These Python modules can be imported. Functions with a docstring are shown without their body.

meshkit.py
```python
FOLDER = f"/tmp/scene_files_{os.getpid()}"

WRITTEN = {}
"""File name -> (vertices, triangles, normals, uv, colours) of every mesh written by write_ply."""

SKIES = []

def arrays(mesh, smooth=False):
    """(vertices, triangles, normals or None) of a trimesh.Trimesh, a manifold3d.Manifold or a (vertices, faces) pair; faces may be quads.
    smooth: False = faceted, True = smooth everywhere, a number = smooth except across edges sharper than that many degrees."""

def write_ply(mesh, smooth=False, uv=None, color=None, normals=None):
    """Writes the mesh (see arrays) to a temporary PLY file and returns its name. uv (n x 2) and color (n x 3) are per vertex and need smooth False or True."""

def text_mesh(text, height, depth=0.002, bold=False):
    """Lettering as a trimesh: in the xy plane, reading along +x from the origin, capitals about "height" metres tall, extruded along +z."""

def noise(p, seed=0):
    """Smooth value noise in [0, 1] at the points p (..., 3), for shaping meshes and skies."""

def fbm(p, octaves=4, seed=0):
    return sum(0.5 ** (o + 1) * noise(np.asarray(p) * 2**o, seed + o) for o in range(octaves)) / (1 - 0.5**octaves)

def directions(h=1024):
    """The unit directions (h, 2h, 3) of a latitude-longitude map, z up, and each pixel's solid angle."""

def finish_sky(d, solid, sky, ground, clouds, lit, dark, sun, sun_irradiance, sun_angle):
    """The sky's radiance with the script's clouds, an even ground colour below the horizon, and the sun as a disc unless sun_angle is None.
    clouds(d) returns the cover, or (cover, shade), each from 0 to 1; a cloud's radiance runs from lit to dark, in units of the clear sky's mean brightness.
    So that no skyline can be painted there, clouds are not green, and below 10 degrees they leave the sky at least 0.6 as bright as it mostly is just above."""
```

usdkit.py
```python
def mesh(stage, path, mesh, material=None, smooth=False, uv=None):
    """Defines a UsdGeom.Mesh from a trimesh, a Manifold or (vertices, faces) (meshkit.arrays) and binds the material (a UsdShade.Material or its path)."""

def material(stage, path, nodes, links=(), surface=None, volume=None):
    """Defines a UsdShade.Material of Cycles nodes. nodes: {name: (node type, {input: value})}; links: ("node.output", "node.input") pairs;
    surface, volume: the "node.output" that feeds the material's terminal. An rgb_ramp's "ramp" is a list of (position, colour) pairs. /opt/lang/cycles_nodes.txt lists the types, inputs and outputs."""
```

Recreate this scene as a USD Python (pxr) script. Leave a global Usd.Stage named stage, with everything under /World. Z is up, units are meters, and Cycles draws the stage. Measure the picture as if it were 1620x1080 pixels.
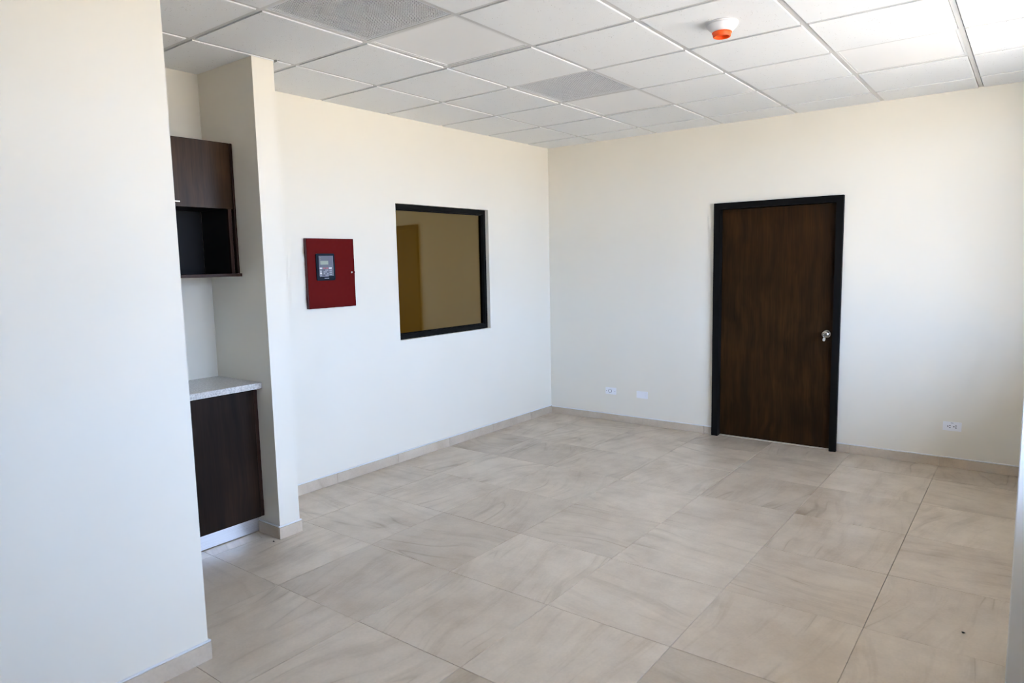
import math, random
import numpy as np, trimesh, usdkit
import manifold3d as m3
from shapely.geometry import box as sbox
from shapely.ops import unary_union
from pxr import Usd, UsdGeom, UsdLux, UsdShade, Gf, Sdf, Vt

random.seed(7)
rng = np.random.default_rng(7)
stage = Usd.Stage.CreateInMemory()
UsdGeom.SetStageUpAxis(stage, 'Z')
UsdGeom.Xform.Define(stage, '/World')
UsdGeom.Scope.Define(stage, '/World/Looks')

# ------------------------------------------------------------------ camera, sky, sun, exposure
H = 1.5733
cam = UsdGeom.Camera.Define(stage, '/World/camera')
RIGHT, DOWN, FWD = ((0.7963959, 0.6044236, -0.0206310), (0.0523485, -0.1028801, -0.9933153), (-0.6025058, 0.7899923, -0.1135740))
cam.AddTransformOp().Set(Gf.Matrix4d(*RIGHT, 0, *[-a for a in DOWN], 0, *[-a for a in FWD], 0, 0, 0, H, 1))
cam.CreateHorizontalApertureAttr(36.0)
cam.CreateVerticalApertureAttr(24.0)
cam.CreateFocalLengthAttr(24.1297)
cam.CreateFStopAttr(2.8)
cam.CreateFocusDistanceAttr(4.6)
cam.CreateClippingRangeAttr((0.02, 2000))
cam.CreateExposureAttr(2.74)

sky = UsdLux.DomeLight.Define(stage, '/World/sky')
# a thinly overcast sky: hazy at the horizon, brighter and bluer towards the zenith
SKY = [(0.0, (1.52, 1.97, 2.92)), (0.25, (1.74, 2.30, 3.52)), (0.6, (1.82, 2.44, 3.76)), (1.0, (1.88, 2.52, 3.90))]
skymat = usdkit.material(stage, '/World/Looks/overcast_sky', {
    'tc': ('texture_coordinate', {}), 'x': ('separate_xyz', {}), 'r': ('rgb_ramp', {'ramp': SKY}), 'b': ('background_shader', {'strength': 1.0})},
    [('tc.generated', 'x.vector'), ('x.z', 'r.fac'), ('r.color', 'b.color')], surface='b.background')
UsdShade.MaterialBindingAPI.Apply(sky.GetPrim()).Bind(skymat)
sun = UsdLux.DistantLight.Define(stage, '/World/sun')
sun.CreateIntensityAttr(3.05)
sun.CreateNormalizeAttr(True)
sun.CreateAngleAttr(0.53)
sun.CreateColorAttr(Gf.Vec3f(1.0, 0.93, 0.82))
# the sun stands behind the building (towards -x), so it lights the paving outside the windows and never enters the room
sun.AddRotateXYZOp().Set(Gf.Vec3f(0, -26, 0))

# ------------------------------------------------------------------ helpers
used = {}


def numbered(parent, name):
    n = used.get((parent, name), 0)
    used[(parent, name)] = n + 1
    return f'{parent}/{name}' if n == 0 else f'{parent}/{name}_{n:03d}'


def tag(prim, label=None, cat=None, group=None, kind=None):
    p = prim.GetPrim() if hasattr(prim, 'GetPrim') else prim
    for k, v in (('label', label), ('category', cat), ('group', group), ('kind', kind)):
        if v:
            p.SetCustomDataByKey(k, v)
    return prim


def xf(name, label, cat, loc=(0, 0, 0), group=None, kind=None, rotz=0.0):
    x = UsdGeom.Xform.Define(stage, numbered('/World', name))
    x.AddTranslateOp().Set(Gf.Vec3d(*map(float, loc)))
    if rotz:
        x.AddRotateZOp().Set(float(rotz))
    x.loc = np.array(loc, float) if not rotz else None
    return tag(x, label, cat, group, kind)


LOCS = {}


def obj(name, mesh, mat, parent='/World', smooth=False, label=None, world=True):
    """One Mesh prim. Meshes are given in world coordinates; a thing's own offset is taken out again."""
    path = parent if isinstance(parent, str) else str(parent.GetPath())
    top = '/' + '/'.join(path.split('/')[1:3])
    v, f, n = usdkit.meshkit.arrays(mesh)
    m = trimesh.Trimesh(v, f, process=False)
    if world and top in LOCS:
        m.apply_translation(-LOCS[top])
    prim = usdkit.mesh(stage, numbered(path, name), m, M[mat], smooth=smooth)
    if label:
        prim.GetPrim().SetCustomDataByKey('label', label)
    return prim


def thing(name, label, cat, loc=(0, 0, 0), group=None, kind=None):
    x = xf(name, label, cat, loc, group, kind)
    LOCS[str(x.GetPath())] = np.array(loc, float)
    return x


def bx(x0, x1, y0, y1, z0, z1, c=0.0):
    """Box, its edges chamfered by c."""
    if c <= 0:
        m = trimesh.creation.box((x1 - x0, y1 - y0, z1 - z0))
        m.apply_translation(((x0 + x1) / 2, (y0 + y1) / 2, (z0 + z1) / 2))
        return m
    p = []
    for sx, a in ((1, x0), (-1, x1)):
        for sy, b in ((1, y0), (-1, y1)):
            for sz, d in ((1, z0), (-1, z1)):
                p += [(a, b + sy * c, d + sz * c), (a + sx * c, b, d + sz * c), (a + sx * c, b + sy * c, d)]
    return trimesh.convex.convex_hull(np.array(p))


def man(t):
    if isinstance(t, m3.Manifold):
        return t
    return m3.Manifold(m3.Mesh(np.asarray(t.vertices, np.float32), np.asarray(t.faces, np.uint32)))


def cut(a, *bs):
    r = man(a)
    for b in bs:
        r = r - man(b)
    return r


def cat(*ms):
    out = []
    for m in ms:
        v, f, _ = usdkit.meshkit.arrays(m)
        out.append(trimesh.Trimesh(v, f, process=False))
    return trimesh.util.concatenate(out)


def lathe(profile, n=40):
    """Revolve (r, z) pairs about z."""
    return trimesh.creation.revolve(np.array(profile, float), sections=n)


def turn(m, axis, deg, at=(0, 0, 0)):
    m = m.copy()
    m.apply_transform(trimesh.transformations.rotation_matrix(math.radians(deg), axis))
    m.apply_translation(at)
    return m


def rod(p, q, r, n=16):
    return trimesh.creation.cylinder(radius=r, segment=[p, q], sections=n)


def rrect(w, h, r, d, n=6):
    """Rounded rectangle w x h extruded by d along +z, centred in xy."""
    s = sbox(-w / 2 + r, -h / 2 + r, w / 2 - r, h / 2 - r).buffer(r, quad_segs=n)
    return trimesh.creation.extrude_polygon(s, d, engine='earcut')


# ------------------------------------------------------------------ materials
M = {}


def mat(name, nodes, links, surface='p.BSDF'):
    M[name] = usdkit.material(stage, '/World/Looks/' + name, nodes, links, surface=surface)


def plain(name, col, rough=0.5, metal=0.0, spec=0.5, coat=0.0):
    mat(name, {'p': ('principled_bsdf', {'base_color': col, 'roughness': rough, 'metallic': metal, 'specular_ior_level': spec, 'coat_weight': coat})}, [])


def paint(name, col, rough=0.6, bump=0.05, scale=160.0):
    mat(name, {
        'g': ('geometry', {}), 'n': ('noise_texture', {'scale': scale, 'detail': 3.0}),
        'n2': ('noise_texture', {'scale': 1.1, 'detail': 2.0}),
        'r': ('rgb_ramp', {'ramp': [(0.3, tuple(c * 0.985 for c in col)), (0.7, tuple(min(1, c * 1.01) for c in col))]}),
        'b': ('bump', {'strength': bump, 'distance': 0.002}),
        'p': ('principled_bsdf', {'roughness': rough, 'specular_ior_level': 0.3})},
        [('g.position', 'n.vector'), ('g.position', 'n2.vector'), ('n2.fac', 'r.fac'), ('r.color', 'p.base_color'), ('n.fac', 'b.height'), ('b.normal', 'p.normal')])


paint('wall_paint', (0.80, 0.755, 0.658))
paint('post_paint', (0.86, 0.86, 0.86))
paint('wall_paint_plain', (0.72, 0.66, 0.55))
mat('ceiling_fibre', {
    'g': ('geometry', {}), 'o': ('object_info', {}),
    'n': ('noise_texture', {'scale': 260.0, 'detail': 3.0}),
    'v': ('voronoi_texture', {'scale': 75.0}), 'vr': ('rgb_ramp', {'ramp': [(0.0, (0, 0, 0)), (0.10, (0, 0, 0)), (0.2, (1, 1, 1)), (1.0, (1, 1, 1))]}),
    'k': ('noise_texture', {'scale': 22.0, 'detail': 2.0}), 'kr': ('rgb_ramp', {'ramp': [(0.0, (1, 1, 1)), (0.52, (1, 1, 1)), (0.6, (0, 0, 0)), (1.0, (0, 0, 0))]}),
    'mx': ('mix', {'mix_type': 'screen', 'fac': 1.0}),
    'c': ('mix', {'mix_type': 'mix', 'color1': (0.50, 0.48, 0.45), 'color2': (0.835, 0.84, 0.835)}),
    'b': ('bump', {'strength': 0.35, 'distance': 0.002}), 'b2': ('bump', {'strength': 0.5, 'distance': 0.002}),
    'p': ('principled_bsdf', {'roughness': 0.9, 'specular_ior_level': 0.1})},
    [('g.position', 'n.vector'), ('g.position', 'v.vector'), ('g.position', 'k.vector'), ('v.distance', 'vr.fac'), ('k.fac', 'kr.fac'),
     ('vr.color', 'mx.color1'), ('kr.color', 'mx.color2'), ('mx.color', 'c.fac'), ('c.color', 'p.base_color'),
     ('n.fac', 'b.height'), ('b.normal', 'p.normal')])
plain('rail_white', (0.62, 0.61, 0.59), 0.4)
plain('fixture_white', (0.78, 0.775, 0.76), 0.35)
plain('diffuser_white', (0.86, 0.85, 0.835), 0.45)
plain('grille_white', (0.68, 0.69, 0.70), 0.45)
plain('duct_dark', (0.03, 0.03, 0.03), 0.8)
plain('plastic_white', (0.77, 0.775, 0.785), 0.35)
plain('plate_white', (0.86, 0.86, 0.88), 0.3)
plain('socket_dark', (0.02, 0.02, 0.022), 0.5)
plain('grey_mark', (0.22, 0.22, 0.23), 0.5)
plain('cap_orange', (0.95, 0.10, 0.006), 0.35)
plain('frame_black', (0.0045, 0.0042, 0.0040), 0.45, spec=0.09)
plain('steel', (0.42, 0.385, 0.34), 0.2, 1.0)
plain('chrome', (0.85, 0.85, 0.86), 0.08, 1.0)
plain('panel_red', (0.115, 0.0060, 0.0055), 0.5, spec=0.05)
plain('panel_red_dark', (0.055, 0.006, 0.008), 0.5)
plain('keypad_navy', (0.007, 0.012, 0.022), 0.45, spec=0.12)
plain('keypad_grey', (0.14, 0.155, 0.19), 0.45, spec=0.2)
plain('display_green', (0.34, 0.40, 0.34), 0.25)
plain('button_white', (0.75, 0.76, 0.78), 0.4)
plain('button_red', (0.45, 0.13, 0.17), 0.4)
plain('key_grey', (0.30, 0.33, 0.40), 0.4)
plain('key_dark', (0.11, 0.12, 0.17), 0.4)
plain('carcass_dark', (0.009, 0.009, 0.011), 0.4, spec=0.2)
plain('carcass_side', (0.004, 0.004, 0.005), 0.5)
plain('grout', (0.33, 0.29, 0.25), 0.85)
plain('threshold', (0.55, 0.50, 0.42), 0.4)
plain('debris_dark', (0.02, 0.018, 0.016), 0.7)
plain('concrete_out', (0.52, 0.43, 0.33), 0.9)
plain('asphalt', (0.34, 0.29, 0.23), 0.9)
plain('roof_grey', (0.30, 0.29, 0.28), 0.9)
plain('window_frame', (0.55, 0.55, 0.56), 0.35, 0.8)
mat('toe_metal', {
    'g': ('geometry', {}), 'mp': ('mapping', {'scale': (3.0, 3.0, 700.0)}), 'n': ('noise_texture', {'scale': 1.0, 'detail': 2.0}),
    'r': ('map_range', {'from_min': 0.0, 'from_max': 1.0, 'to_min': 0.28, 'to_max': 0.42}),
    'p': ('principled_bsdf', {'base_color': (0.78, 0.79, 0.82), 'metallic': 1.0})},
    [('g.position', 'mp.vector'), ('mp.vector', 'n.vector'), ('n.fac', 'r.value'), ('r.result', 'p.roughness')])


def wood(name, dark, light, rough=0.38, seed=0.0, grain=(16.0, 16.0, 0.9), spec=0.11):
    mat(name, {
        'g': ('geometry', {}), 'ad': ('vector_math', {'math_type': 'add', 'vector2': (seed, seed * 0.7, seed * 1.3)}),
        'dn': ('noise_texture', {'scale': 2.0, 'detail': 2.0}), 'ds': ('vector_math', {'math_type': 'scale', 'scale': 0.16}), 'da': ('vector_math', {'math_type': 'add'}),
        'mp': ('mapping', {'scale': grain}), 'n': ('noise_texture', {'scale': 1.0, 'detail': 6.0, 'roughness': 0.62}),
        'mp2': ('mapping', {'scale': (120.0, 120.0, 4.0)}), 'n2': ('noise_texture', {'scale': 1.0, 'detail': 3.0}),
        'cl': ('noise_texture', {'scale': 3.2, 'detail': 2.0}),
        'r': ('rgb_ramp', {'ramp': [(0.30, dark), (0.52, tuple((a + b) / 2 for a, b in zip(dark, light))), (0.72, light)]}),
        'r2': ('rgb_ramp', {'ramp': [(0.35, (0.78, 0.78, 0.78)), (0.65, (1.1, 1.1, 1.1))]}),
        'r3': ('rgb_ramp', {'ramp': [(0.3, (0.8, 0.8, 0.8)), (0.7, (1.2, 1.18, 1.14))]}),
        'x': ('mix', {'mix_type': 'multiply', 'fac': 1.0}), 'x2': ('mix', {'mix_type': 'multiply', 'fac': 1.0}),
        'b': ('bump', {'strength': 0.08, 'distance': 0.001}),
        'p': ('principled_bsdf', {'roughness': rough, 'specular_ior_level': spec})},
        [('g.position', 'ad.vector1'), ('ad.vector', 'dn.vector'), ('dn.color', 'ds.vector1'), ('ds.vector', 'da.vector1'), ('ad.vector', 'da.vector2'),
         ('da.vector', 'mp.vector'), ('mp.vector', 'n.vector'), ('ad.vector', 'mp2.vector'), ('mp2.vector', 'n2.vector'), ('ad.vector', 'cl.vector'),
         ('n.fac', 'r.fac'), ('n2.fac', 'r2.fac'), ('cl.fac', 'r3.fac'), ('r.color', 'x.color1'), ('r2.color', 'x.color2'),
         ('x.color', 'x2.color1'), ('r3.color', 'x2.color2'), ('x2.color', 'p.base_color'), ('n2.fac', 'b.height'), ('b.normal', 'p.normal')])


wood('door_wood', (0.016, 0.0070, 0.0022), (0.040, 0.0175, 0.0052), 0.45, 3.1)
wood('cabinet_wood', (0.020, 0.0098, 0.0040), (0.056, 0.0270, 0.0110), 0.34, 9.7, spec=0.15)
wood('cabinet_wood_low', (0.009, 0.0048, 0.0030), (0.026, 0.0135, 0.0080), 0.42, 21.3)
wood('cabinet_edge', (0.030, 0.014, 0.010), (0.060, 0.030, 0.022), 0.4, 14.0)

mat('stone_tile', {
    'tc': ('texture_coordinate', {}), 'o': ('object_info', {}),
    'm1': ('math', {'math_type': 'multiply', 'value2': 41.0}), 'm2': ('math', {'math_type': 'multiply', 'value2': 23.0}),
    'cx': ('combine_xyz', {}), 'ad': ('vector_math', {'math_type': 'add'}),
    # a gentle warp bends the veins
    'dn': ('noise_texture', {'scale': 1.3, 'detail': 1.0}), 'ds': ('vector_math', {'math_type': 'scale', 'scale': 0.34}), 'da': ('vector_math', {'math_type': 'add'}),
    # soft bands along the vein direction
    'mp': ('mapping', {'scale': (0.9, 9.0, 1.0)}), 'v': ('noise_texture', {'scale': 1.5, 'detail': 5.0, 'roughness': 0.6}),
    'vr': ('rgb_ramp', {'ramp': [(0.30, (1.03, 1.03, 1.03)), (0.52, (1, 1, 1)), (0.60, (0.90, 0.885, 0.865)), (0.70, (0.80, 0.775, 0.74)), (0.8, (0.9, 0.885, 0.865))]}),
    # thin drawn veins where a second stretched noise crosses its middle
    'mp2': ('mapping', {'scale': (0.55, 5.0, 1.0), 'location': (3.7, 1.9, 0.0)}), 'w': ('noise_texture', {'scale': 1.25, 'detail': 1.5, 'roughness': 0.45}),
    'wr': ('rgb_ramp', {'ramp': [(0.0, (1, 1, 1)), (0.455, (1, 1, 1)), (0.487, (0.88, 0.865, 0.84)), (0.50, (0.66, 0.625, 0.575)), (0.513, (0.88, 0.865, 0.84)), (0.56, (1, 1, 1)), (1.0, (1, 1, 1))]}),
    'k': ('noise_texture', {'scale': 2.6, 'detail': 2.0}), 'kr': ('rgb_ramp', {'ramp': [(0.0, (0.0, 0.0, 0.0)), (0.50, (0.05, 0.05, 0.05)), (0.66, (0.85, 0.85, 0.85)), (1.0, (1, 1, 1))]}),
    'c': ('noise_texture', {'scale': 3.5, 'detail': 5.0, 'roughness': 0.6}),
    'cr': ('rgb_ramp', {'ramp': [(0.28, (0.528, 0.436, 0.336)), (0.5, (0.578, 0.488, 0.384)), (0.72, (0.618, 0.528, 0.420))]}),
    'f': ('noise_texture', {'scale': 90.0, 'detail': 2.0}), 'fr': ('rgb_ramp', {'ramp': [(0.35, (0.975, 0.975, 0.975)), (0.65, (1.02, 1.02, 1.02))]}),
    'tr': ('rgb_ramp', {'ramp': [(0.0, (0.86, 0.84, 0.81)), (0.2, (0.95, 0.94, 0.93)), (1.0, (1.05, 1.05, 1.05))]}),
    'x0': ('mix', {'mix_type': 'multiply', 'fac': 0.65}), 'x1': ('mix', {'mix_type': 'multiply'}), 'x2': ('mix', {'mix_type': 'multiply', 'fac': 1.0}), 'x3': ('mix', {'mix_type': 'multiply', 'fac': 1.0}),
    'rr': ('map_range', {'from_min': 0.3, 'from_max': 0.7, 'to_min': 0.27, 'to_max': 0.37}),
    'b': ('bump', {'strength': 0.06, 'distance': 0.002}),
    'p': ('principled_bsdf', {'specular_ior_level': 0.5})},
    [('o.random', 'm1.value1'), ('o.random', 'm2.value1'), ('m1.value', 'cx.x'), ('m2.value', 'cx.y'), ('m1.value', 'cx.z'),
     ('tc.object', 'ad.vector1'), ('cx.vector', 'ad.vector2'), ('ad.vector', 'dn.vector'), ('dn.color', 'ds.vector1'), ('ds.vector', 'da.vector1'), ('ad.vector', 'da.vector2'),
     ('da.vector', 'mp.vector'), ('mp.vector', 'v.vector'), ('v.fac', 'vr.fac'), ('da.vector', 'mp2.vector'), ('mp2.vector', 'w.vector'), ('w.fac', 'wr.fac'),
     ('ad.vector', 'k.vector'), ('k.fac', 'kr.fac'),
     ('ad.vector', 'c.vector'), ('c.fac', 'cr.fac'), ('ad.vector', 'f.vector'), ('f.fac', 'fr.fac'), ('o.random', 'tr.fac'),
     ('cr.color', 'x0.color1'), ('vr.color', 'x0.color2'),
     ('kr.color', 'x1.fac'), ('x0.color', 'x1.color1'), ('wr.color', 'x1.color2'), ('x1.color', 'x2.color1'), ('fr.color', 'x2.color2'),
     ('x2.color', 'x3.color1'), ('tr.color', 'x3.color2'), ('x3.color', 'p.base_color'), ('c.fac', 'rr.value'), ('rr.result', 'p.roughness'),
     ('f.fac', 'b.height'), ('b.normal', 'p.normal')])
mat('counter_laminate', {
    'g': ('geometry', {}), 'v': ('voronoi_texture', {'scale': 260.0}), 'n': ('noise_texture', {'scale': 120.0, 'detail': 3.0}),
    'r': ('rgb_ramp', {'ramp': [(0.3, (0.40, 0.385, 0.36)), (0.5, (0.56, 0.54, 0.51)), (0.7, (0.68, 0.66, 0.63))]}),
    'p': ('principled_bsdf', {'roughness': 0.3})},
    [('g.position', 'n.vector'), ('n.fac', 'r.fac'), ('r.color', 'p.base_color')])
mat('window_pane', {
    'g0': ('geometry', {}), 'io': ('math', {'math_type': 'multiply_add', 'value2': -0.8333, 'value3': 1.5}), 'f': ('fresnel', {}), 't': ('transparent_bsdf', {'color': (0.93, 0.95, 0.94)}), 'g': ('glossy_bsdf', {'color': (1, 1, 1), 'roughness': 0.0}),
    'm': ('mix_closure', {})}, [('g0.backfacing', 'io.value1'), ('io.value', 'f.IOR'), ('f.fac', 'm.fac'), ('t.BSDF', 'm.closure1'), ('g.BSDF', 'm.closure2')], 'm.closure')
mat('bronze_pane', {
    'g0': ('geometry', {}), 'io': ('math', {'math_type': 'multiply_add', 'value2': -1.4372, 'value3': 1.95}), 'f': ('fresnel', {}), 't': ('transparent_bsdf', {'color': (0.36, 0.26, 0.055)}), 'g': ('glossy_bsdf', {'color': (1, 0.94, 0.66), 'roughness': 0.0}),
    'm': ('mix_closure', {})}, [('g0.backfacing', 'io.value1'), ('io.value', 'f.IOR'), ('f.fac', 'm.fac'), ('t.BSDF', 'm.closure1'), ('g.BSDF', 'm.closure2')], 'm.closure')

# ------------------------------------------------------------------ dimensions (metres; camera above the origin)
XL, YF, CE = -3.996, 5.903, 2.714      # left wall, far wall, ceiling face
XR, YB = 0.45, -2.4                    # right wall (windows), wall behind the camera
TOP = 3.05                             # underside of the roof
XN, YN = -2.596, 1.329                 # near wall: face and end
YP0, YP1, XP = 2.235, 2.370, -3.435    # kitchen partition
PX, PY0, PY1 = -0.0115, 2.88, 3.00     # post
PX1 = 0.115
T = 0.12


def structure(name, mesh, material, label, cat='wall'):
    return tag(obj(name, mesh, material), label, cat, kind='structure')


# ------------------------------------------------------------------ walls
W1 = (3.778, 4.920, 0.979, 2.055)      # inner window: y0, y1, z0, z1
structure('wall_left', cut(bx(XL - T, XL, YN, YF + T, 0, TOP), bx(XL - 1, XL + 1, W1[0], W1[1], W1[2], W1[3])), 'wall_paint',
          'long cream painted wall with the red cabinet and the brown interior window')
DX0, DX1, DZ = -2.249, -1.214, 2.047
structure('wall_back', cut(bx(XL, XR + T, YF, YF + T, 0, TOP), bx(DX0 + .012, DX1 - .012, YF - 1, YF + 1, -1, DZ - .012)), 'wall_paint',
          'cream painted far wall that holds the dark wooden door')
structure('wall_near', bx(XL - T, XN, YB, YN, 0, TOP), 'wall_paint', 'blank pale wall closest to the camera, its end edge beside the kitchenette')
structure('wall_partition', bx(XL, XP, YP0, YP1, 0, TOP), 'wall_paint', 'narrow partition stub between the kitchenette and the red wall cabinet')
structure('post', bx(PX, PX1, PY0, PY1, 0, TOP, .003), 'post_paint', 'white square post standing free in front of the daylight windows', 'post')
WR = [(1.70, 3.27), (3.41, 4.98)]
WZ0, WZ1 = 0.96, 2.54
structure('wall_right', cut(bx(XR, XR + T, YB, YF, 0, TOP), *[bx(XR - 1, XR + 1, a, b, WZ0, WZ1) for a, b in WR]), 'wall_paint',
          'cream painted outer wall with two wide daylight windows')
structure('wall_front', bx(XN, XR + T, YB - T, YB, 0, TOP), 'wall_paint', 'plain cream wall behind the camera')
structure('roof', bx(XL - 3.6, XR + T, YB - T, YF + 4.5, TOP, TOP + .15), 'roof_grey', 'flat grey roof slab over the building', 'roof')
structure('eave', bx(XR + T, XR + T + 1.8, YB - T, YF + 4.5, 2.72, 2.90), 'roof_grey', 'deep concrete eave outside, over the daylight windows', 'eave')
structure('ground', cut(bx(-150, 150, -150, 150, -.6, -.12), bx(XL - 3.6, XR + T, YB - T, YF + 4.5, -1, 1)), 'concrete_out',
          'pale sunlit concrete paving outside the building', 'ground')
structure('street', bx(7.0, 140, -140, 140, -.12, -.115), 'asphalt', 'grey asphalt street beyond the paving', 'street')
structure('floor_slab', bx(XL - 3.6, XR + T, YB - T, YF + 4.5, -.6, -.012), 'grout', 'mortar bed under the floor tiles', 'floor')
structure('wall_corridor', cut(bx(XL + .6, XR + T, YF + T, YF + 1.6, 0, TOP), bx(XL + .7, XR, YF + T - 1, YF + 1.5, -1, TOP - .3)), 'wall_paint_plain', 'walls of the dark corridor behind the closed door')
# the room behind the brown window
AX0, AY0, AY1 = -7.3, 2.2, 10.2
adj = cut(bx(AX0 - T, XL - T, AY0 - T, AY1, 0, TOP), bx(AX0, XL - T + .0, AY0, AY1 - T, -1, 2.7))
structure('wall_beyond', cut(adj, bx(XL - T - .001, XL + 1, AY0, AY1, -1, TOP)), 'wall_paint_plain', 'dim plain room behind the brown window glass')
structure('wall_beyond', bx(XL - T, XL, YF + T, AY1, 0, TOP), 'wall_paint_plain', 'dim side wall in the room behind the brown window glass')
lamp = UsdLux.RectLight.Define(stage, '/World/adjoining_lamp')
lamp.CreateWidthAttr(1.2)
lamp.CreateHeightAttr(0.6)
lamp.CreateIntensityAttr(2.0)
lamp.CreateColorAttr(Gf.Vec3f(1.0, 0.86, 0.62))
lamp.AddTranslateOp().Set(Gf.Vec3d(-4.7, 7.7, 2.68))

# ------------------------------------------------------------------ floor tiles
TS, TX0, TY0 = 0.60664, -2.32598, 4.90929
J = 0.0010
floor = thing('floor', 'beige stone-look porcelain floor tiles with soft grey veins', 'floor', kind='structure')
tops = unary_union([sbox(XN + .0, YB, XR, YN + .002), sbox(XL, YN, XR, YF), sbox(DX0 + .06, YF - .01, DX1 - .06, YF + .06)])
solid = unary_union([sbox(XL, YP0, XP, YP1), sbox(PX, PY0, PX1, PY1)])
area = tops.difference(solid)
for a in range(-4, 8):
    for b in range(-3, 14):
        x0, y1 = TX0 + a * TS, TY0 - b * TS
        cell = sbox(x0 + J, y1 - TS + J, x0 + TS - J, y1 - J).intersection(area)
        for g in getattr(cell, 'geoms', [cell]):
            if g.is_empty or g.geom_type != 'Polygon' or g.area < 4e-4:
                continue
            cx, cy = x0 + TS / 2, y1 - TS / 2
            rot = int(rng.choice([0, 90, 90, 90, 180, 270])) + int(rng.integers(-14, 15))
            full = g.area > 0.99 * (TS - 2 * J) ** 2
            if full:
                h = TS / 2 - J
                t = bx(-h, h, -h, h, -.009, 0, .0011)
            else:
                t = trimesh.creation.extrude_polygon(g, .009, engine='earcut')
                t.apply_translation((-cx, -cy, -.009))
            t.apply_transform(trimesh.transformations.rotation_matrix(-math.radians(rot), (0, 0, 1)))
            p = obj('tile', t, 'stone_tile', floor, world=False)
            p.AddTranslateOp().Set(Gf.Vec3d(cx, cy, float(rng.normal(0, .00015))))
            p.AddRotateZOp().Set(float(rot))


# ------------------------------------------------------------------ baseboards: strips of the same tile
def skirt(name, label, runs):
    """runs: (axis, from, to, plane, outward sign, height, joints)."""
    s = thing(name, label, 'baseboard', kind='structure')
    for ax, a, b, plane, out, h, joints in runs:
        cuts = [a] + sorted(j for j in joints if a + .01 < j < b - .01) + [b]
        for u, v in zip(cuts[:-1], cuts[1:]):
            p, q = sorted((plane, plane + out * .010))
            e = .0008
            if ax == 'x':
                m, c = bx(u + e, v - e, p, q, 0, h, .001), ((u + v) / 2, (p + q) / 2)
            else:
                m, c = bx(p, q, u + e, v - e, 0, h, .001), ((p + q) / 2, (u + v) / 2)
            m.apply_translation((-c[0], -c[1], 0))
            k = (1.57 if ax == 'y' else 0)
            # the strip is sawn from a tile: its grain coordinates lie in the strip's own frame
            m.apply_transform(trimesh.transformations.rotation_matrix(-k, (0, 0, 1)))
            o = obj('tile_strip', m, 'stone_tile', s, world=False)
            o.AddTranslateOp().Set(Gf.Vec3d(c[0], c[1], 0.0002))
            o.AddRotateZOp().Set(math.degrees(k))
            # a thin bead of white sealant along its top edge
        if ax == 'x':
            bead = bx(a, b, min(plane, plane + out * .009), max(plane, plane + out * .009), h + .0004, h + .010, .003)
        else:
            bead = bx(min(plane, plane + out * .009), max(plane, plane + out * .009), a, b, h + .0004, h + .010, .003)
        obj('sealant_bead', bead, 'plastic_white', s)


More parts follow.
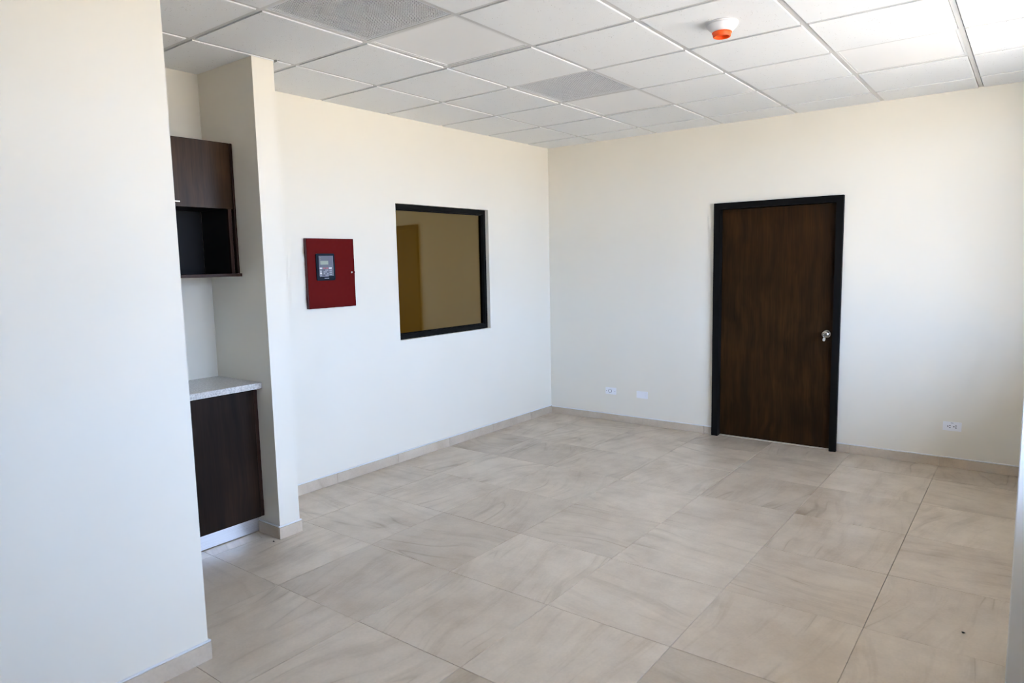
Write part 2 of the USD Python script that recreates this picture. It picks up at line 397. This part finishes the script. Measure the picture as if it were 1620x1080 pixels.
jx = [TX0 + i * TS for i in range(-4, 8)]
jy = [TY0 - i * TS for i in range(-3, 14)]
skirt('baseboard_back', 'low stone tile baseboard along the far wall, either side of the dark door',
      [('x', XL + .011, DX0 - .001, YF, -1, .065, jx), ('x', DX1 + .001, XR, YF, -1, .068, jx)])
skirt('baseboard_left', 'low stone tile baseboard under the red cabinet and brown window', [('y', YP1 + .011, YF, XL, 1, .073, jy)])
skirt('baseboard_partition', 'stone tile baseboard wrapped around the foot of the narrow partition',
      [('y', YP0 - .010, YP1 + .010, XP, 1, .068, []), ('x', -3.640, XP - .0005, YP0, -1, .068, []), ('x', XL + .011, XP - .0005, YP1, 1, .068, [])])
skirt('baseboard_right', 'low stone tile baseboard under the daylight windows', [('y', YB, YF - .011, XR, -1, .070, jy)])
skirt('baseboard_near', 'stone tile baseboard at the bottom of the closest pale wall', [('y', YB, YN + .010, XN, 1, .073, [0.73, 0.12, -.48, -1.1, -1.7]), ('x', -3.57, XN - .0005, YN, 1, .073, [])])

# ------------------------------------------------------------------ ceiling: grid, panels
G, CX0, CY0 = 0.6096, -2.80684, 1.89060
RZ = CE + .0050                        # lower face of the grid rails
ceiling = thing('ceiling', 'suspended ceiling of white mineral fibre panels in a white metal grid', 'ceiling', kind='structure')
room = unary_union([sbox(XN, YB, XR, YN + .01), sbox(XL, YN, XR, YF)]).difference(unary_union([sbox(XL, YP0, XP, YP1), sbox(PX, PY0, PX1, PY1), sbox(-3.462, YP1 - .001, -3.395, YP1 + .022)]))  # the last one: a chipped gap behind the partition
special = {(0, 0): 'vent', (0, 3): 'vent', (0, 1): 'light', (0, 4): 'light', (3, 4): 'light'}
GAP = 0.0155
for m in range(-2, 8):
    for c in range(-8, 7):
        if (m, c) in special:
            continue
        x0, y0 = CX0 + m * G, CY0 + c * G
        cell = sbox(x0 + GAP, y0 + GAP, x0 + G - GAP, y0 + G - GAP).intersection(room)
        for g in getattr(cell, 'geoms', [cell]):
            if g.is_empty or g.geom_type != 'Polygon' or g.area < 2e-3:
                continue
            ax, ay, bx_, by = g.bounds
            if abs((bx_ - ax) * (by - ay) - g.area) < 1e-5:
                p = bx(ax, bx_, ay, by, CE, CE + .015, .0012)
            else:
                p = trimesh.creation.extrude_polygon(g, .015, engine='earcut')
                p.apply_translation((0, 0, CE))
            obj('ceiling_panel', p, 'ceiling_fibre', ceiling)
strips = []
for m in range(-1, 8):
    for g in (lambda r: getattr(r, 'geoms', [r]))(sbox(CX0 + m * G - .012, YB, CX0 + m * G + .012, YF).intersection(room)):
        if not g.is_empty:
            a = g.bounds
            obj('main_rail', bx(a[0], a[2], a[1] + .001, a[3] - .001, RZ, RZ + .0015), 'rail_white', ceiling)
for c in range(-7, 7):
    for m in range(-2, 8):
        y = CY0 + c * G
        r = sbox(CX0 + m * G + .0121, y - .012, CX0 + (m + 1) * G - .0121, y + .012).intersection(room)
        for g in getattr(r, 'geoms', [r]):
            if not g.is_empty and g.area > 1e-4:
                a = g.bounds
                obj('cross_rail', bx(a[0], a[2], a[1], a[3], RZ, RZ + .0015), 'rail_white', ceiling)


# vents: perforated sheet with real holes, and the dark duct box above it
def perforated(n, size, hole):
    k = np.arange(n) * size / n - size / 2 + size / n / 2
    cx, cy = (a.ravel() for a in np.meshgrid(k, k))
    h = size / n / 2
    out = np.array([(1, 0), (1, 1), (0, 1), (-1, 1), (-1, 0), (-1, -1), (0, -1), (1, -1)]) * h
    ang = np.arange(8) * math.pi / 4
    inn = np.stack([np.cos(ang), np.sin(ang)], 1) * hole
    ring = np.vstack([out, inn])                       # 16 points per cell
    up = np.hstack([inn, ])                            # hole wall, 1.2 mm deep
    v = np.zeros((len(cx), 24, 3))
    v[:, :16, :2] = np.stack([cx, cy], 1)[:, None] + ring
    v[:, 16:, :2] = np.stack([cx, cy], 1)[:, None] + up
    v[:, 16:, 2] = .0012
    f = []
    for i in range(8):
        j = (i + 1) % 8
        f += [(i, 8 + i, j), (j, 8 + i, 8 + j), (8 + i, 16 + i, 8 + j), (8 + j, 16 + i, 16 + j)]
    f = (np.array(f)[None] + 24 * np.arange(len(cx))[:, None, None]).reshape(-1, 3)
    return trimesh.Trimesh(v.reshape(-1, 3), f, process=False)


sheet = perforated(50, .560, .0043)
VENT = None
for (m, c), lab in (((0, 0), 'large grey perforated ceiling vent near the top edge, above the partition'), ((0, 3), 'smaller looking perforated ceiling vent further back, left of the orange-tipped detector')):
    ctr = (CX0 + (m + .5) * G, CY0 + (c + .5) * G, RZ)
    if VENT is None:
        t = VENT = thing('ceiling_vent', lab, 'vent', ctr, 'perforated vents in the ceiling grid')
        s = sheet.copy()
        s.apply_translation(np.array(ctr) + (0, 0, .0022))
        obj('perforated_plate', s, 'grille_white', t)
        h, q = .2925, .279
        fr = cut(bx(ctr[0] - h, ctr[0] + h, ctr[1] - h, ctr[1] + h, RZ + .0016, RZ + .010), bx(ctr[0] - q, ctr[0] + q, ctr[1] - q, ctr[1] + q, RZ - 1, RZ + 1))
        obj('frame', fr, 'grille_white', t)
        du = cut(bx(ctr[0] - h, ctr[0] + h, ctr[1] - h, ctr[1] + h, RZ + .011, RZ + .2), bx(ctr[0] - h + .004, ctr[0] + h - .004, ctr[1] - h + .004, ctr[1] + h - .004, RZ - 1, RZ + .19))
        obj('duct_box', du, 'duct_dark', t)
    else:
        x = UsdGeom.Xform.Define(stage, numbered('/World', 'ceiling_vent'))
        x.AddTranslateOp().Set(Gf.Vec3d(*map(float, ctr)))
        x.GetPrim().GetReferences().AddInternalReference(VENT.GetPath())
        x.GetPrim().SetInstanceable(True)
        x.GetTranslateOp().Set(Gf.Vec3d(*map(float, ctr)))
        tag(x, lab, 'vent', 'perforated vents in the ceiling grid')
# flat panel lights, switched off
LED = None
for (m, c), lab in (((0, 1), 'smooth unlit light panel in the ceiling, beside the larger perforated vent'),
                    ((0, 4), 'smooth unlit light panel in the ceiling, beside the smaller further vent'),
                    ((3, 4), 'smooth unlit light panel in the ceiling above the door, near the right border')):
    ctr = (CX0 + (m + .5) * G, CY0 + (c + .5) * G, RZ)
    if LED is None:
        t = LED = thing('panel_light', lab, 'ceiling light', ctr, 'flat light panels in the ceiling grid')
        h, q = .2935, .279
        fr = cut(bx(ctr[0] - h, ctr[0] + h, ctr[1] - h, ctr[1] + h, RZ + .0016, RZ + .012), bx(ctr[0] - q, ctr[0] + q, ctr[1] - q, ctr[1] + q, RZ - 1, RZ + 1))
        obj('frame', fr, 'fixture_white', t)
        obj('diffuser', bx(ctr[0] - q + .001, ctr[0] + q - .001, ctr[1] - q + .001, ctr[1] + q - .001, RZ + .0035, RZ + .011), 'diffuser_white', t)
    else:
        x = UsdGeom.Xform.Define(stage, numbered('/World', 'panel_light'))
        x.AddTranslateOp().Set(Gf.Vec3d(*map(float, ctr)))
        x.GetPrim().GetReferences().AddInternalReference(LED.GetPath())
        x.GetPrim().SetInstanceable(True)
        x.GetTranslateOp().Set(Gf.Vec3d(*map(float, ctr)))
        tag(x, lab, 'ceiling light', 'flat light panels in the ceiling grid')

# ------------------------------------------------------------------ door
door = thing('door_1', 'dark brown wooden door in a black frame on the far wall', 'door', ((DX0 + DX1) / 2, YF, 0), kind='structure')
FY = 5.870
fr = cut(bx(DX0, DX1, FY, YF + .09, 0, DZ, .002), bx(DX0 + .056, DX1 - .052, FY - 1, YF + 1, -1, DZ - .053))
fr = fr - man(bx(DX0 - .1, DX0 + .0115, YF - .0002, YF + 1, -1, 3)) - man(bx(DX1 - .0115, DX1 + .1, YF - .0002, YF + 1, -1, 3)) - man(bx(-9, 9, YF - .0002, YF + 1, DZ - .0115, 3))
obj('door_frame', fr, 'frame_black', door)
stop = cut(bx(DX0 + .0562, DX1 - .0522, 5.967, YF + .09, 0.001, DZ - .0532), bx(DX0 + .070, DX1 - .066, 0, 9, -1, DZ - .067))
obj('door_stop', stop, 'frame_black', door)
LX0, LX1, LZ = DX0 + .0585, DX1 - .0545, DZ - .0555
obj('door_leaf', bx(LX0, LX1, 5.925, 5.965, .010, LZ, .002), 'door_wood', door)
obj('threshold', bx(DX0 + .0565, DX1 - .0525, 5.915, 5.985, 0, .0075, .002), 'threshold', door)
KX, KZ = -1.318, .952
ky = 5.925
rose = turn(lathe([(0, 0), (.033, 0), (.0335, .004), (.030, .009), (.019, .011), (0, .011)]), (1, 0, 0), 90, (KX, ky, KZ))
knob = obj('door_knob', turn(lathe([(0, .010), (.0125, .010), (.0115, .026), (.018, .034), (.0255, .042), (.0275, .052), (.0255, .061), (.020, .0655), (.0165, .0665), (.0155, .0645), (.0085, .0645), (.0085, .068), (0, .068)]), (1, 0, 0), 90, (KX, ky, KZ)),
           'steel', door, smooth=35, label='round satin steel door knob with a key hanging from it')
kp = str(knob.GetPath())
obj('rose', rose, 'steel', kp, smooth=35)
blade = bx(KX - .0012, KX + .0012, ky - .092, ky - .068, KZ - .004, KZ + .004)
bow = turn(rrect(.022, .020, .008, .0022), (0, 1, 0), 90, (KX - .0011, ky - .098, KZ))
obj('key', cat(blade, bow), 'chrome', kp)
ring = turn(trimesh.creation.torus(.009, .0009, 20, 8), (0, 1, 0), 90, (KX, ky - .104, KZ - .010))
obj('key_ring', ring, 'chrome', kp)
spare = turn(turn(rrect(.020, .030, .009, .0022), (1, 0, 0), 90), (0, 1, 0), 12, (KX + .003, ky - .102, KZ - .034))
obj('spare_key', spare, 'chrome', kp, label='bright spare key dangling from the ring')

# ------------------------------------------------------------------ interior window
y0, y1, z0, z1 = W1
win = thing('window_1', 'black framed interior window with brown tinted glass', 'window', (XL, (y0 + y1) / 2, z0), kind='structure')
fx0, fx1 = XL - .085, XL - .036
fr = cut(bx(fx0, fx1, y0 + .0005, y1 - .0005, z0 + .0005, z1 - .0005), bx(fx0 - 1, fx1 + 1, y0 + .036, y1 - .036, z0 + .040, z1 - .040))
obj('window_frame', fr, 'frame_black', win)
for sx in ('in', 'out'):
    bead_x = (fx1 - .022, fx1 - .012) if sx == 'in' else (fx0 + .006, fx0 + .016)
    b_ = cut(bx(*bead_x, y0 + .036, y1 - .036, z0 + .040, z1 - .040), bx(-9, 9, y0 + .044, y1 - .044, z0 + .048, z1 - .048))
    obj('glazing_bead', b_, 'frame_black', win)
gm = bx(-.003, .003, y0 + .037, y1 - .037, z0 + .041, z1 - .041)
gm.apply_translation((fx1 - .027, 0, 0))
pane = trimesh.Trimesh([(fx1 - .027, y0 + .036, z0 + .04), (fx1 - .027, y1 - .036, z0 + .04), (fx1 - .027, y1 - .036, z1 - .04), (fx1 - .027, y0 + .036, z1 - .04)], [(0, 1, 2), (0, 2, 3)], process=False)
obj('pane', pane, 'bronze_pane', win, label='brown tinted glass pane')

# daylight windows in the right wall
for i, (a, b) in enumerate(WR):
    w = thing(f'window_{i + 2}', ['wide grey aluminium daylight window beside the white post', 'grey aluminium daylight window next to the far wall'][i],
              'window', (XR + .06, (a + b) / 2, WZ0), kind='structure')
    mid = (a + b) / 2
    fr = cut(bx(XR + .04, XR + .09, a + .0005, b - .0005, WZ0 + .0005, WZ1 - .0005), bx(0, 9, a + .035, mid - .02, WZ0 + .035, WZ1 - .035), bx(0, 9, mid + .02, b - .035, WZ0 + .035, WZ1 - .035))
    obj('window_frame', fr, 'window_frame', w)
    for u, v in ((a + .035, mid - .02), (mid + .02, b - .035)):
        x = XR + .065
        obj('pane', trimesh.Trimesh([(x, u, WZ0 + .035), (x, v, WZ0 + .035), (x, v, WZ1 - .035), (x, u, WZ1 - .035)], [(0, 1, 2), (0, 2, 3)], process=False), 'window_pane', w)

# ------------------------------------------------------------------ kitchenette
KY0, KY1 = YN + .003, YP0 - .002
base = thing('base_cabinet', 'dark wood base cabinet under the grey counter, with a metal toe kick', 'cabinet', (XL, (KY0 + KY1) / 2, 0))
BX = -3.578
obj('carcass', cut(bx(XL + .002, BX - .020, KY0, KY1 - .012, .112, .880), bx(XL + .02, 0, KY0 + .018, KY1 - .03, .13, .862)), 'carcass_dark', base)
dm = (KY0 + KY1 - .022) / 2
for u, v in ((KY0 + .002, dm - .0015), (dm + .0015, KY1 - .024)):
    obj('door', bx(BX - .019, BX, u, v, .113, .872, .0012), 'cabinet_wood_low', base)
obj('filler_strip', bx(BX - .030, BX - .004, KY1 - .021, KY1 - .0005, .113, .878, .001), 'cabinet_edge', base, label='lighter brown strip between cabinet and partition')
obj('toe_kick', bx(-3.664, -3.648, KY0, KY1 - .001, .004, .111, .0008), 'toe_metal', base, label='brushed metal toe kick')
ctr_ = thing('countertop', 'speckled light grey laminate countertop in the kitchenette', 'countertop', (XL, (KY0 + KY1) / 2, .882))
prof = sbox(XL + .001, .8825, -3.528, .918).buffer(-.004).buffer(.004, quad_segs=4)
top = trimesh.creation.extrude_polygon(prof, KY1 - KY0, engine='earcut')
top.apply_transform(np.array([[1, 0, 0, 0], [0, 0, -1, KY1], [0, 1, 0, 0], [0, 0, 0, 1.0]]))
obj('worktop', top, 'counter_laminate', ctr_, smooth=30)
wallcab = thing('wall_cabinet', 'dark wood wall cabinet with an open black shelf bay below its door', 'cabinet', (XL, (KY0 + KY1) / 2, 1.53))
UX, UD, UT = -3.680, 1.912, 2.279
sy0, sy1 = KY1 - .042, KY1 - .020
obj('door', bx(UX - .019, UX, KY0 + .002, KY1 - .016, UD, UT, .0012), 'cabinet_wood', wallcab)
obj('back_panel', bx(XL + .002, XL + .012, KY0, sy0, 1.546, UT - .002), 'carcass_dark', wallcab)
obj('top_panel', bx(XL + .002, UX - .020, KY0, sy1, UT - .018, UT - .001), 'carcass_dark', wallcab)
obj('middle_shelf', bx(XL + .0125, UX - .020, KY0 + .018, sy0 - .0005, UD + .001, UD + .018), 'carcass_dark', wallcab)
obj('side_panel', bx(XL + .0125, UX - .0205, sy0 + .0005, sy1, 1.5465, UT - .0185), 'carcass_side', wallcab)
obj('side_panel', bx(XL + .0125, UX - .0205, KY0, KY0 + .018, 1.5465, UT - .0185), 'carcass_side', wallcab)
obj('edge_band', bx(UX - .020, UX - .002, sy0 - .004, sy1 - .006, 1.5465, UD - .002, .0008), 'cabinet_edge', wallcab, label='brown edge band on the open bay')
obj('filler_strip', bx(UX - .024, UX + .004, KY1 - .0135, KY1 - .0005, 1.5465, UT - .0005, .0008), 'cabinet_edge', wallcab, label='reddish brown strip against the partition')
obj('bottom_shelf', bx(XL + .002, -3.654, KY0, KY1 - .0003, 1.529, 1.546, .001), 'cabinet_edge', wallcab, label='brown bottom shelf edge')
hx = UX + .028
hd = obj('handle', rod((hx, 1.66, 1.936), (hx, 1.894, 1.936), .0055), 'chrome', wallcab, smooth=40, label='polished metal bar handle')
for yy in (1.69, 1.864):
    obj('handle_post', rod((UX - .001, yy, 1.936), (hx, yy, 1.936), .004), 'chrome', str(hd.GetPath()), smooth=40)

# ------------------------------------------------------------------ red fire alarm panel
FA0, FA1, FZ0, FZ1, FD = 2.912, 3.323, 1.285, 1.770, XL + .030
fa = thing('alarm_panel', 'dark red metal fire alarm cabinet with a keypad, on the left wall', 'alarm panel', (XL, (FA0 + FA1) / 2, FZ0))
obj('enclosure', bx(XL + .001, FD - .004, FA0, FA1, FZ0, FZ1, .001), 'panel_red_dark', fa)
dcut = rrect(.172, .192, .008, .1)
obj('cabinet_door', bx(FD - .0035, FD, FA0 + .002, FA1 - .002, FZ0 + .002, FZ1 - .002, .0012), 'panel_red', fa)
rim = cut(bx(FD - .001, FD + .0012, FA0 + .004, FA1 - .004, FZ0 + .004, FZ1 - .004, .0005), bx(-9, 9, FA0 + .012, FA1 - .012, FZ0 + .012, FZ1 - .012))
obj('door_rim', rim, 'panel_red', fa)
for zz in (FZ0 + .07, FZ1 - .09):
    obj('hinge', rod((FD - .003, FA0 - .0035, zz - .025), (FD - .003, FA0 - .0035, zz + .025), .004), 'panel_red_dark', fa)
PANEL_T = np.array([[0, 0, 1.0, 0], [1, 0, 0, 0], [0, 1, 0, 0], [0, 0, 0, 1]])   # local x -> y, y -> z, z -> x (out of the wall)


def on_panel(m, y, z, out):
    m = m.copy()
    m.apply_transform(PANEL_T)
    m.apply_translation((FD + out, y, z))
    return m


KYC, KZC = 3.061, 1.572
pad = obj('keypad', on_panel(rrect(.158, .188, .012, .007), KYC, KZC, .0004), 'keypad_navy', fa, label='dark navy keypad surround')
pp = str(pad.GetPath())
obj('faceplate', on_panel(rrect(.122, .140, .002, .0012), KYC + .003, KZC + .008, .0075), 'keypad_grey', pp)
o2 = .0088
obj('display', on_panel(rrect(.067, .026, .001, .0012), KYC - .013, KZC + .030, o2), 'display_green', pp)
for dy, mt, w in ((-.044, 'button_white', .021), (-.017, 'button_red', .018), (.008, 'button_red', .018), (.036, 'button_white', .024)):
    obj('button', on_panel(rrect(w, .009, .001, .0016), KYC + dy, KZC - .008, o2), mt, pp)
for r in range(4):
    for c in range(3):
        obj('key', on_panel(rrect(.0115, .0085, .001, .0014), KYC - .017 + c * .0145, KZC - .0225 - r * .0115, o2), 'key_dark' if (r + c) % 3 == 0 else 'key_grey', pp)
    obj('side_key', on_panel(rrect(.014, .0075, .001, .0014), KYC - .046, KZC - .0225 - r * .0115, o2), 'button_white' if r in (1, 2) else 'key_grey', pp)
for r in range(3):
    obj('side_key', on_panel(rrect(.020, .0085, .001, .0014), KYC + .038, KZC - .0235 - r * .014, o2), 'key_grey', pp)
for k in range(5):
    obj('lamp_window', on_panel(rrect(.004, .003, .0008, .0008), KYC - .046, KZC + .064 - k * .0105, o2), 'display_green', pp)
obj('status_label', on_panel(rrect(.036, .060, .001, .0006), KYC + .040, KZC + .043, o2), 'key_dark', pp)
obj('name_strip', on_panel(rrect(.040, .005, .001, .0006), KYC + .004, KZC - .078, .0076), 'key_grey', pp)
obj('edge_strip', on_panel(rrect(.075, .003, .0005, .0006), KYC - .018, KZC - .0665, .0076), 'key_grey', pp)
lk = obj('lock', turn(lathe([(0, 0), (.0075, 0), (.0075, .005), (.006, .007), (0, .007)], 24), (0, 1, 0), 90, (FD + .0004, 3.292, 1.530)), 'chrome', fa, smooth=35, label='small chrome lock with a key in it')
obj('key', cat(bx(FD + .007, FD + .020, 3.2908, 3.2932, 1.527, 1.533), turn(rrect(.020, .020, .008, .002), (1, 0, 0), 90, (FD + .028, 3.293, 1.530))),
    'chrome', str(lk.GetPath()))

# ------------------------------------------------------------------ smoke detector
SC = (-1.283, 3.425, CE)
sd = thing('smoke_detector', 'white smoke detector with an orange dust cap, on the ceiling', 'smoke detector', SC)
up = lambda prof, n=48: turn(lathe(prof, n), (1, 0, 0), 180, SC)
obj('mounting_base', up([(0, .0003), (.0765, .0003), (.0775, .002), (.0770, .005), (.0755, .007), (0, .007)]), 'plastic_white', sd, smooth=35)
obj('body', up([(0, .0075), (.0745, .0075), (.0755, .011), (.072, .017), (.058, .032), (.047, .041), (.044, .043), (0, .043)]), 'plastic_white', sd, smooth=35)
obj('dust_cap', up([(0, .0432), (.046, .0432), (.0475, .0445), (.047, .048), (.0435, .0495), (.0415, .0635), (.040, .0655), (.0355, .0655), (.034, .064), (.033, .052), (0, .050)]), 'cap_orange', sd, smooth=35, label='orange plastic dust cap')


# ------------------------------------------------------------------ wall plates
def plate(name, label, catg, x, z, group='white wall plates low on the far wall'):
    t = thing(name, label, catg, (x, YF, z), group)
    m = rrect(.117, .067, .004, .0055)
    m = turn(m, (1, 0, 0), 90, (x, YF - .0005, z))
    obj('cover_plate', m, 'plate_white', t)
    return t


def face(m, x, z, out):
    return turn(m, (1, 0, 0), 90, (x, YF - .006 - out, z))


def jack(x, z):
    t = plate('wall_plate', 'white wall plate with a round centre, nearest the room corner', 'wall plate', x, z)
    obj('insert', face(rrect(.044, .046, .003, .0022), x - .006, z, 0), 'plate_white', t)
    ring_ = cut(trimesh.creation.cylinder(.019, .003, sections=32), trimesh.creation.cylinder(.0165, .01, sections=32))
    obj('ring', face(trimesh.Trimesh(*usdkit.meshkit.arrays(ring_)[:2]), x - .006, z, .0037), 'grey_mark', t)
    for s in (-1, 1):
        obj('screw', face(trimesh.creation.cylinder(.003, .002, sections=12), x + s * .046, z, .0006), 'steel', t)


def blank(x, z):
    t = plate('wall_plate', 'blank white wall plate between the round one and the dark door', 'wall plate', x, z)
    obj('insert', face(rrect(.070, .044, .003, .0022), x - .008, z, 0), 'plate_white', t)
    obj('rocker', face(rrect(.008, .044, .001, .003), x + .036, z, 0), 'plate_white', t)


def duplex(x, z):
    t = plate('power_outlet', 'white double power socket to the right of the door', 'power outlet', x, z, None)
    obj('insert', face(rrect(.078, .046, .003, .0022), x, z, 0), 'plate_white', t)
    for s in (-1, 1):
        c = x + s * .019
        so = obj('socket', face(rrect(.032, .034, .012, .0015), c, z - .001, .0023), 'plate_white', t)
        for dx, dz, w, h in ((-.008, .001, .009, .0055), (.005, .008, .009, .0055), (.005, -.007, .009, .0055)):
            obj('slot', face(rrect(w, h, .0015, .0006), c + dx, z - .001 + dz, .0039), 'socket_dark', str(so.GetPath()))
    obj('mark', face(rrect(.016, .0032, .0006, .0005), x - .001, z + .0255, 0), 'grey_mark', t, label='small dark mark at the top of the plate')


jack(-3.283, .299)
blank(-2.944, .292)
duplex(-.432, .309)

# ------------------------------------------------------------------ specks on the floor
for (x, y), lab in (((-3.43, 2.185), 'tiny dark chip on the floor at the foot of the partition'), ((-.162, 3.279), 'tiny dark chip on open floor tiles below the power socket')):
    s = trimesh.creation.icosphere(1, .006)
    s.apply_scale((1.1, .7, .4))
    s.vertices += rng.normal(0, .0006, s.vertices.shape)
    s.apply_translation((x, y, .0030))
    tag(obj('debris_chip', s, 'debris_dark'), lab, 'debris')
